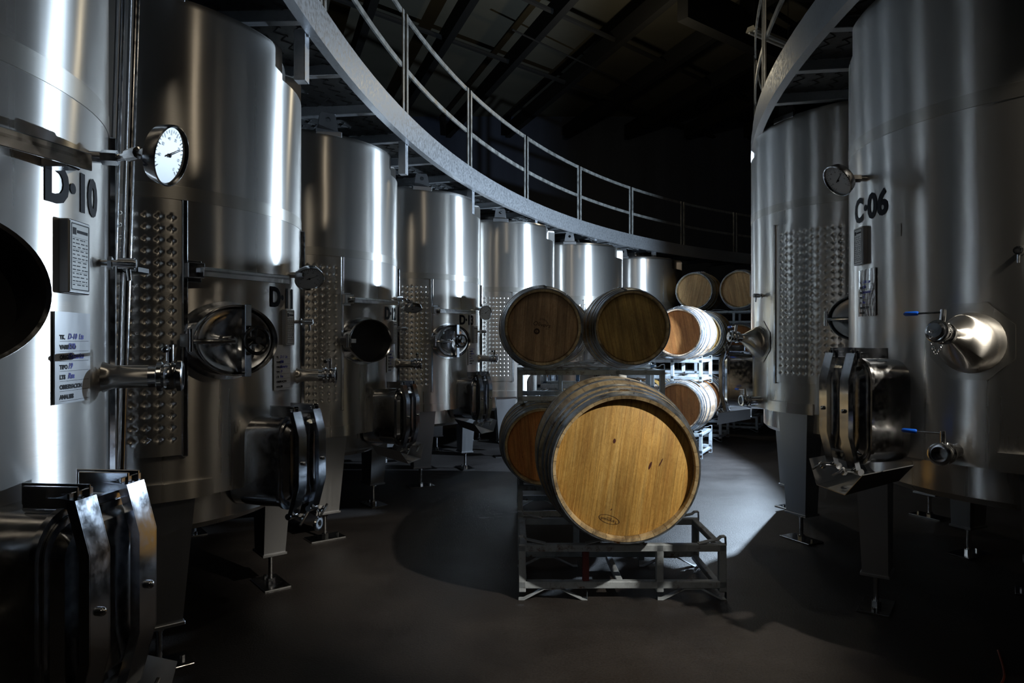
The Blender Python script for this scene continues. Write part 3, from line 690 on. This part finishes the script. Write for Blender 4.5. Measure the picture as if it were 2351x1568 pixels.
# right row; angles relative to the outlet cone
def right_tank(label, pos, K, tk, dial, **kw):
    return build_tank('wine_tank', label, pos, K, .97, 3.2, (26, 116, 206, 296), -17-kw.pop('rc', 0), (2.52,), ((kw.pop('js', 18), 75, 1.19, 2.38),), 22,
        man=(60, 1.66, True), plate=(-32.5, 1.985), paper=(-29.5, 1.745, ROWS(tk)), num=(-28.8, 2.165, tk.replace('-', '·')), numh=.122, dial=dial, sample=(kw.pop('sa', 8), 1.86),
        cone=(kw.pop('cr', 3), 1.50, .135, .155, kw.pop('ct'), 'blue_grip'), drain=(3, 1.03, 5, 'blue_grip'), door=(-21, 1.175, .34, .48, .17, True), sleeve=True, **kw)
right_tank('steel tank with a bright dimpled cooling panel facing the camera, right of the far barrels', (2.88, 5.5), 180, 'C-05', None, ct=0)
right_tank('large steel tank numbered C-06 filling the right edge of the picture', (2.68, 3.4), 208, 'C-06', (-30, 2.32, (1.53, 3.2, 2.255), (-.8, -.15, -.58)), rc=40, ct=-6, cr=6.5, sa=18, js=26)
mb = MB(); patch(mb, -14+208, 2.02, .022, .06, .003, 3, .002); _t = [o for o in COL.objects if o.name.startswith('wine_tank')][-1]
_o = part('sticker', mb, 'plate_white', _t, 'tiny white sticker'); _o.rotation_euler = (0, 0, R(-208))

# vertical pipes between the first two tanks on the left
t = thing('steel_pipes', 'pair of thin vertical steel pipes between the two nearest tanks on the left', 'pipe', (-1.47, 2.6, 0))
part('pipe', MB().tube([(-.055, 0, 0), (.075, 0, 4.2)], .019, 14), 'polished_steel', t)
part('pipe', MB().tube([(-.125, .03, 0), (.005, .03, 4.2)], .017, 14), 'polished_steel', t)
part('clamp', MB().bbox((-.13, -.03, 1.76), (.06, .055, 1.785), .004).cyl((-.02, -.03, 1.77), (-.02, -.06, 1.77), .012, 6), 'black_plastic', t)
part('clamp', MB().bbox((-.10, -.03, 3.1), (.09, .055, 3.125), .004), 'black_plastic', t)

# ------------------------------------------------------------------ walkways
def walkway(label, cx, cy, rad, sgn, f0, f1, rail_bounds, cross_step, hang, zrail=(4.18, 3.74), width=1.25):
    """sgn -1: deck lies outside the arc (left row); +1: deck lies inside (right row)"""
    T = thing('walkway', label, 'walkway', (cx, cy, 0))
    out = lambda r: rad+r if sgn < 0 else rad-r       # away from the aisle
    def P(f, r, z): a = R(180-f); return (out(r)*math.cos(a), out(r)*math.sin(a), z)
    def sweep(prof, f0, f1, step=1.2):
        n = max(2, int((f1-f0)/step)); vs = []; fs = []; m = len(prof)
        for k in range(n+1):
            f = f0+(f1-f0)*k/n; vs += [P(f, r, z) for r, z in prof]
        for k in range(n):
            for i in range(m): fs.append((k*m+i, k*m+(i+1) % m, (k+1)*m+(i+1) % m, (k+1)*m+i))
        fs += [tuple(range(m)), tuple(n*m+i for i in range(m))[::-1]]
        return MB().add(vs, fs)
    eb = part('edge_beam', sweep([(0, 3.15), (.055, 3.15), (.055, 3.157), (.008, 3.157), (.008, 3.262), (.055, 3.262), (.055, 3.27), (0, 3.27)], f0, f1), 'walkway_galvanised', T)
    part('kick_plate', sweep([(.012, 3.271), (.018, 3.271), (.018, 3.37), (.012, 3.37)], f0, f1), 'walkway_galvanised', T)
    mb = MB(); k = f0
    while k < f1:
        a = P(k, .006, 3.268); b_ = P(k+.22, .006, 3.268); mb.tube([a, b_], .0045, 6); k += .62
    part('weld_stitches', mb, 'polished_steel', eb)
    part('deck', sweep([(.03, 3.30), (width, 3.30), (width, 3.32), (.03, 3.32)], f0, f1, .8), 'deck_steel', T)
    # expanded mesh bars under the deck
    mb = MB(); n = int(R(f1-f0)*rad/.11)
    for i in range(n):
        f = f0+(f1-f0)*i/n; df = math.degrees(.13/rad)
        for q in range(int(width/.12)):
            a = P(f, .05+q*.12, 3.297); c = P(f+df*.5, .05+q*.12+.06, 3.297); d = P(f+df, .05+q*.12, 3.297)
            mb.tube([a, c, d], .004, 3, cap=False)
    gr = part('mesh_grating', mb, 'deck_steel', T)
    f = f0+cross_step*.5
    while f < f1:
        a = R(180-f); F = Matrix.Rotation(a, 4, 'Z'); mb = MB(F); r0, r1 = sorted((out(.03), out(width)))
        mb.bbox((r0, -.025, 3.215), (r1, -.018, 3.297), .002); mb.bbox((r0, -.025, 3.213), (r1, .03, 3.221), .002)
        part('cross_beam', mb, 'walkway_galvanised', T); f += cross_step
    for f, zl in hang:
        a = R(180-f); F = Matrix.Rotation(a, 4, 'Z'); mb = MB(F); r0, r1 = sorted((out(-.002), out(.055))); w_ = .036; t_ = .006
        r0, r1 = sorted((out(.06), out(.12))); xo = out(.06); xi = out(.12); s_ = 1 if xi > xo else -1
        mb.bbox((min(xo, xo+s_*t_), -w_, zl), (max(xo, xo+s_*t_), w_, 3.17), .002)
        mb.bbox((r0, -w_, zl), (r1, -w_+t_, 3.17), .002); mb.bbox((r0, w_-t_, zl), (r1, w_, 3.17), .002)
        mb.bbox((r0, -w_, zl), (r1, w_, zl+.004), .001); mb.cyl((xo-s_*.012, 0, 3.15), (xo+s_*.01, 0, 3.15), .009, 6)
        part('hanging_bracket', mb, 'walkway_galvanised', T)
    for (b0, b1) in rail_bounds:
        rl = link(bpy.data.objects.new('railing_panel', None)); rl.parent = T; rl.location = (0, 0, 0)
        d = math.degrees(.03/rad)
        for zt_ in zrail: 
            part('rail', sweep([(.03, zt_-.021), (.045, zt_-.021), (.045, zt_+.021), (.03, zt_+.021)], b0+d, b1-d), 'rail_galvanised', rl)
        for f in (b0+d, b1-d):
            F = Matrix.Rotation(R(180-f), 4, 'Z'); r0, r1 = sorted((out(.022), out(.034))); mb = MB(F); mb.bbox((r0, -.021, 3.28), (r1, .021, zrail[0]+.02), .002)
            part('post', mb, 'rail_galvanised', rl)
    return T
def phi(cx, cy, p): return math.degrees(math.atan2(p[1]-cy, cx-p[0]))
LC = (12.417, 3.24); LR = 13.47
hang = []
for (c, J) in (((-2.1, 3.75), -47), ((-1.89, 5.82), -48), ((-1.26, 7.77), -61), ((-.3, 9.65), -70), ((.93, 11.35), -79), ((2.30, 12.95), -88)):
    a = R(J+43); p = (c[0]+.93*math.cos(a), c[1]+.93*math.sin(a)); hang.append((phi(*LC, p), 2.90))
walkway('long curved galvanised steel walkway with railings sweeping over the left row of tanks', *LC, LR, -1, -9, 66,
        [(b, b+7.35) for b in (-12.4+7.6, 2.6, 10.1, 17.6, 25.1, 32.6, 40.1, 47.6, 55.1)], 3.1, hang)
hang = [(phi(11.2, 3, (2.88-.93*math.cos(R(17)), 5.5+.93*math.sin(R(17)))), 2.95)]
walkway('curved steel walkway over the right row of tanks at the top right of the picture', 11.2, 3.0, 9.58, 1, -8, 60,
        [(b, b+8.6) for b in (-5, 3.9, 12.8, 21.7)], 3.6, hang, width=1.5)

# ------------------------------------------------------------------ barrels
def barrel_meshes(key, L, rh, rb):
    """axis along Y, centre at origin"""
    def rad(t): return rb-(rb-rh)*(abs(t)**1.9)
    h = L/2; outer = [(rad(t/12), t/12*h) for t in range(-12, 13)]
    ins = .048; rin = rh-.022
    prof = [(rin-.006, -h+ins+.012), (rin-.002, -h+ins), (rin, -h+.004), (rh-.006, -h)]+[(r, y) for r, y in outer[1:-1]]+[(rh-.006, h), (rin, h-.004), (rin-.002, h-ins), (rin-.006, h-ins-.012)]
    M = {}
    M['staves'] = MB().lathe(prof, ax='y', n=72)
    hoops = []
    for c, w_ in ((.965, .05), (.82, .036), (.66, .036), (.36, .036)):
        for s in (-1, 1):
            y0 = s*c*h-w_/2; y1 = y0+w_
            if abs(y0) > h or abs(y1) > h: y0, y1 = (s*h-w_+.002, s*h-.002) if s > 0 else (s*h+.002, s*h+w_-.002)
            r0, r1 = rad(y0/h)+.004, rad(y1/h)+.004
            mb = MB().lathe([(r0-.008, y0), (r0, y0), ((r0+r1)/2+.0005, (y0+y1)/2), (r1, y1), (r1-.008, y1)], ax='y', n=72)
            a = .35; mb.bbox((-.012, y0+.005, (r0+r1)/2-.004), (.012, y1-.005, (r0+r1)/2+.003), .002)
            hoops.append(mb)
    return M['staves'], hoops, rin, h-ins, rad
def make_barrel(label, pos, yaw=0, roll=0, head='oak_head_brown', stave='oak_stave', size='barrel', group=None, marks=None):
    """pos = centre of the front head plane of the lying barrel (x, y, height of axis)"""
    L, rh, rb = {'barrel': (.95, .305, .357), 'puncheon': (1.05, .397, .470)}[size]
    key = ('b', size, stave)
    if key not in _cache:
        st, hp, rin, yh, rad = barrel_meshes(key, L, rh, rb)
        _cache[key] = (st.mesh('staves', stave), [h.mesh('hoop', 'hoop_steel') for h in hp], rin, yh)
    st, hp, rin, yh = _cache[key]
    d = Vector((math.sin(R(-yaw)), math.cos(R(-yaw)), 0)); c = Vector(pos)+d*L/2
    T = thing('wine_barrel', label, 'barrel', (c.x, c.y, c.z-rb), yaw, group)
    def put(o): o.location = (0, 0, rb); o.rotation_euler = (0, R(roll), 0); return o
    put(obj('staves', st, T))
    for h in hp: put(obj('hoop', h, T))
    hd = cached(('h', size, head), lambda: MB().lathe([(.001, -yh-.004), (rin*.97, -yh-.004), (rin+.002, -yh+.004), (rin+.002, -yh+.012), (.001, -yh+.012)], ax='y', n=72).mesh('head', head))
    f = put(obj('head', hd, T)); bk = put(obj('head', hd, T)); bk.rotation_euler = (0, R(roll), R(180))
    if marks: marks(f, -yh-.0052)
    put(obj('bung', cached(('bu', size), lambda: MB().cyl((0, 0, rb-.01), (0, 0, rb+.012), .028, 16, .024).mesh('bung', 'dial_white')), T))
    return T
def puncheon_marks(head, y):
    mb = MB(); n = 40; vs = []
    for k in range(n):
        a = 2*math.pi*k/n
        for q in (1., .93): vs.append((-.045+.058*q*math.cos(a)+(.0), y, -.290+.0235*q*math.sin(a)-.008*math.cos(a)))
    mb.add(vs, [(2*k, 2*((k+1) % n), 2*((k+1) % n)+1, 2*k+1) for k in range(n)])
    for s, sz, dz, dx in (('Taransaud', .0215, -.003, 0), ('FRANCE', .008, .010, 0)):
        v, f = text2d(s, sz); mb.add([(-x-.045, y, -.291+dz-y_+x*.14) for x, y_ in v], f)
    part('cooper_stamp', mb, 'burnt_mark', head, 'small oval stamp printed upside down near the bottom')
    mb = MB()
    for (x, z, w_, h_, sl) in ((.135, .03, .006, .022, .2), (.19, .055, .003, .024, .35), (-.075, .135, .007, .013, 0), (-.04, -.235, .003, .006, .4)):
        mb.add([(x-w_*math.cos(R(k*30))+math.sin(R(k*30))*h_*sl, y, z+h_*math.sin(R(k*30))) for k in range(12)], [tuple(range(12))])
    part('wood_marks', mb, 'wine_mark', head)
def olive_marks(head, y):
    mb = MB(); v, f = text2d('Olivers', .048, shear=.2); c, s = math.cos(R(-7)), math.sin(R(-7))
    mb.add([(x*c-y_*s-.01, y, x*s+y_*c+.02) for x, y_ in v], f)
    for q in (0, .008): mb.tube([(-.03+.075*t/8, y, .052-q+.022*math.sin(math.pi*t/8*.6+.6)-.035*(t/8)**2) for t in range(9)], .0012, 4)
    v, f = text2d('1912', .014); mb.add([(x+.035, y, y_-.012) for x, y_ in v], f)
    mb.lathe([(.011, y), (.024, y)], c=(-.045, 0, -.035), ax='y', n=24)
    mb.box((-.048, y-.0003, -.045), (-.042, y, -.025)); part('cooper_stamp', mb, 'burnt_mark', head, 'faint burnt lettering and round emblem')

def make_rack_proto():
    """two-barrel steel rack, 1.207 wide, front frame on y=0, back frame y=.62, saddles for two barrels"""
    W, D = 1.207, .62
    T = thing('barrel_rack', '', 'rack')
    t = .042
    for y0 in (0, D-t):
        mb = MB(); mb.bbox((0, y0, .066), (W, y0+t, .066+t)); mb.bbox((0, y0, .28), (W, y0+t, .28+t))
        for x in (0, .80, W-t): mb.bbox((x, y0, .045), (x+t, y0+t, .32))
        fr = part('frame', mb, 'rack_paint', T)
        part('middle_upright', MB().bbox((.372, y0+.002, .108), (.410, y0+t-.002, .28)), 'rack_red' if y0 == 0 else 'rack_paint', fr, 'upright with red paint' if y0 == 0 else None)
        def strap(pts):
            n = len(pts); th = .005; up = [(x, z) for x, z in pts]; dn = [(x, z-th) for x, z in pts]; m = MB()
            vs = [(x, y0+.0, z) for x, z in up]+[(x, y0+t, z) for x, z in up]+[(x, y0, z) for x, z in dn]+[(x, y0+t, z) for x, z in dn]; fs = []
            for i in range(n-1): fs += [(i, i+1, n+i+1, n+i), (2*n+i, 3*n+i, 3*n+i+1, 2*n+i+1), (i, 2*n+i, 2*n+i+1, i+1), (n+i, n+i+1, 3*n+i+1, 3*n+i)]
            fs += [(0, n, 3*n, 2*n), (n-1, 3*n-1, 4*n-1, 2*n-1)]; return m.add(vs, fs)
        for pts in (((0, .321), (0.002, .368), (.028, .366), (.045, .352), (.16, .326)), ((W, .321), (W-.002, .368), (W-.028, .366), (W-.045, .352), (W-.16, .326)),
                    ((.39, .326), (.50, .352), (.60, .352), (.72, .326))):
            part('saddle', strap(pts), 'rack_paint', T)
        for pts in (((0, .046), (0, .004), (.03, .004), (.15, .066), (.24, .066), (.37, .004), (.40, .004), (.40, .046)), ((W, .046), (W, .004), (W-.03, .004), (W-.15, .066), (W-.24, .066), (W-.37, .004), (W-.40, .004), (W-.40, .046))):
            part('foot', strap(pts), 'rack_paint', T)
    for x in (.01, W/2-.02, W-.05):
        part('side_tube', MB().bbox((x, t, .285), (x+.04, D-t, .32)).bbox((x, t, .05), (x+.04, D-t, .082)), 'rack_paint', T)
    return T
rack0 = make_rack_proto(); plain_up = [g.data for c in rack0.children for g in c.children if g.data.materials[0].name == 'rack_paint'][0]; rack_used = [False]
def rack(label, x, y, z, yaw=0, group=None, sz=1):
    if not rack_used[0]: o = rack0; rack_used[0] = True
    else: o = copy_tree(rack0)
    if o is not rack0:
        for c in o.children:
            for g in c.children:
                if g.name.startswith('middle_upright'): g.data = plain_up; g.pop('label', None)
    o.location = (x, y, z); o.rotation_euler = (0, 0, R(yaw)); o['label'] = label
    if group: o['group'] = group
    o.scale = (1, 1, sz)
    return o
GR = 'steel racks under the barrels'; GB = 'oak barrels in the stacks'
rack('grey steel rack on the floor under the big front barrel, one upright marked red', .038, 3.957, 0, 0, GR)
make_barrel('largest oak barrel in front, broad bright golden head facing the camera', (.610, 3.65, .818), 0, 8, 'oak_head', 'oak_stave', 'puncheon', None, puncheon_marks)
def stack(x, y, yaw, tiers, names, rnames, heads, dxs=((.198, -.2), (.937, -.2)), skip=(), staves=('oak_stave',)*8, z1=.668, marks={}, pitch=.945, sz=1):
    d = Vector((math.sin(R(-yaw)), math.cos(R(-yaw)), 0)); s = Vector((math.cos(R(yaw)), math.sin(R(yaw)), 0)); i = 0
    for t in range(tiers):
        rack(rnames[t], x, y, pitch*t, yaw, GR, sz)
        for k, (dx, dy) in enumerate(dxs):
            if (t, k) not in skip:
                dyy = dy[t] if isinstance(dy, tuple) else dy; p = Vector((x, y, 0))+s*dx+d*dyy
                make_barrel(names[i], (p.x, p.y, z1+pitch*t), yaw, random.uniform(-12, 12), heads[i], staves[i], 'barrel', GB, marks.get(i))
            i += 1
stack(.046, 5.58, 0, 2,
      ['shadowed oak barrel low on the left, half hidden by the big front barrel', 'oak barrel low in the first stack, hidden behind the big front barrel',
       'upper left oak barrel of the front stack, dull brown head with faint lettering', 'upper right oak barrel of the front stack, plain dark olive brown head'],
      ['steel rack on the floor behind the big front barrel, in deep shadow', 'steel rack carrying the upper pair of dark headed barrels'],
      ['oak_head_orange', 'oak_head_orange', 'oak_head_brown', 'oak_head_olive'], dxs=((.198, -.2), (.937, (-.2, -.02))), marks={2: olive_marks})
stack(.26, 7.15, -9, 2,
      ['barrel low in the second stack at its left, mostly hidden', 'barrel low in the second stack at its right, mostly hidden',
       'barrel with orange head peeking between the two upper front barrels', 'barrel behind the upper right front barrel, mostly hidden'],
      ['rack on the floor under the second stack of barrels', 'upper rack of the second stack, glimpsed through the front racks'], ['oak_head_orange']*4)
AX = -28
def right_stack(hx, hy, names, rnames, heads, staves):
    d = Vector((math.sin(R(-AX)), math.cos(R(-AX)), 0)); s = Vector((math.cos(R(AX)), math.sin(R(AX)), 0)); p = Vector((hx, hy, 0))-s*.937+d*.2
    stack(p.x, p.y, AX, 2, names, rnames, heads, staves=staves)
right_stack(2.09, 8.65, ['barrel low and left in the nearer right hand stack, hidden by the front stack', 'lower barrel of the nearer right hand stack, brown head beside the bright floor',
            'barrel upper left in the nearer right hand stack, behind the olive headed barrel', 'brightly lit upper barrel with reddish head right of the upper front pair'],
            ['rack on the floor under the nearer right hand stack', 'middle rack of the nearer right hand stack with brightly lit tubes'],
            ['oak_head_orange']*4, ['oak_stave_pink']*4)
right_stack(2.80, 10.15, ['barrel low and left in the farther right hand stack, hidden', 'lower barrel of the farther right hand stack, orange sliver of head showing',
            'barrel upper left in the farther right hand stack, hidden', 'upper barrel just behind the brightly lit one, yellow crescent of head showing'],
            ['rack on the floor under the farther right hand stack', 'middle rack of the farther right hand stack'],
            ['oak_head', 'oak_head_orange', 'oak_head', 'oak_head'], ['oak_stave', 'oak_stave_pink', 'oak_stave', 'oak_stave'])
_s = Vector((.883, -.469)); _d = Vector((.469, .883)); _p = Vector((3.087, 11.6))-_s*.198+_d*.2
stack(_p.x, _p.y, -28, 3,
      ['barrel at floor level in the far back stack, left', 'barrel at floor level in the far back stack, low behind the tank door',
       'barrel on the middle level of the far back stack, left', 'barrel on the middle level of the far back stack, dim orange head beside the tank',
       'highest barrel at the back on the left, pale striped head and dark body', 'highest barrel at the back on the right, pale striped head cut off by the tank'],
      ['rack on the floor under the far back stack', 'middle rack of the far back stack', 'top rack of the far back stack under the two pale headed barrels'],
      ['oak_head_orange', 'oak_head_orange', 'oak_head_orange', 'oak_head_orange', 'oak_head_pale', 'oak_head_pale'], dxs=((.198, -.2), (.937, -.2)), pitch=.88, z1=.60, sz=.8)

# ------------------------------------------------------------------ small things on the floor
cu = [(2.35, 3.3, .006), (2.2, 3.05, .006), (2.02, 2.85, .006), (1.95, 2.6, .006), (1.80, 2.4, .006), (1.78, 2.25, .006)]
def smooth(p, n=6):
    out = []; P = [Vector(q) for q in p]
    for i in range(len(P)-1):
        a, b_, c, d = P[max(i-1, 0)], P[i], P[i+1], P[min(i+2, len(P)-1)]
        for k in range(n): t = k/n; out.append(.5*((2*b_)+(-a+c)*t+(2*a-5*b_+4*c-d)*t*t+(-a+3*b_-3*c+d)*t**3))
    return out+[P[-1]]
t = thing('extension_cord', 'thin orange cord with a pale connector on the dark floor at the lower right', 'cord', (0, 0, 0))
part('cable', MB().tube(smooth(cu), .005, 6), 'orange_cord', t); part('connector', MB().tube([(1.97, 2.66, .012), (2.0, 2.76, .012)], .011, 8), 'plate_white', t)
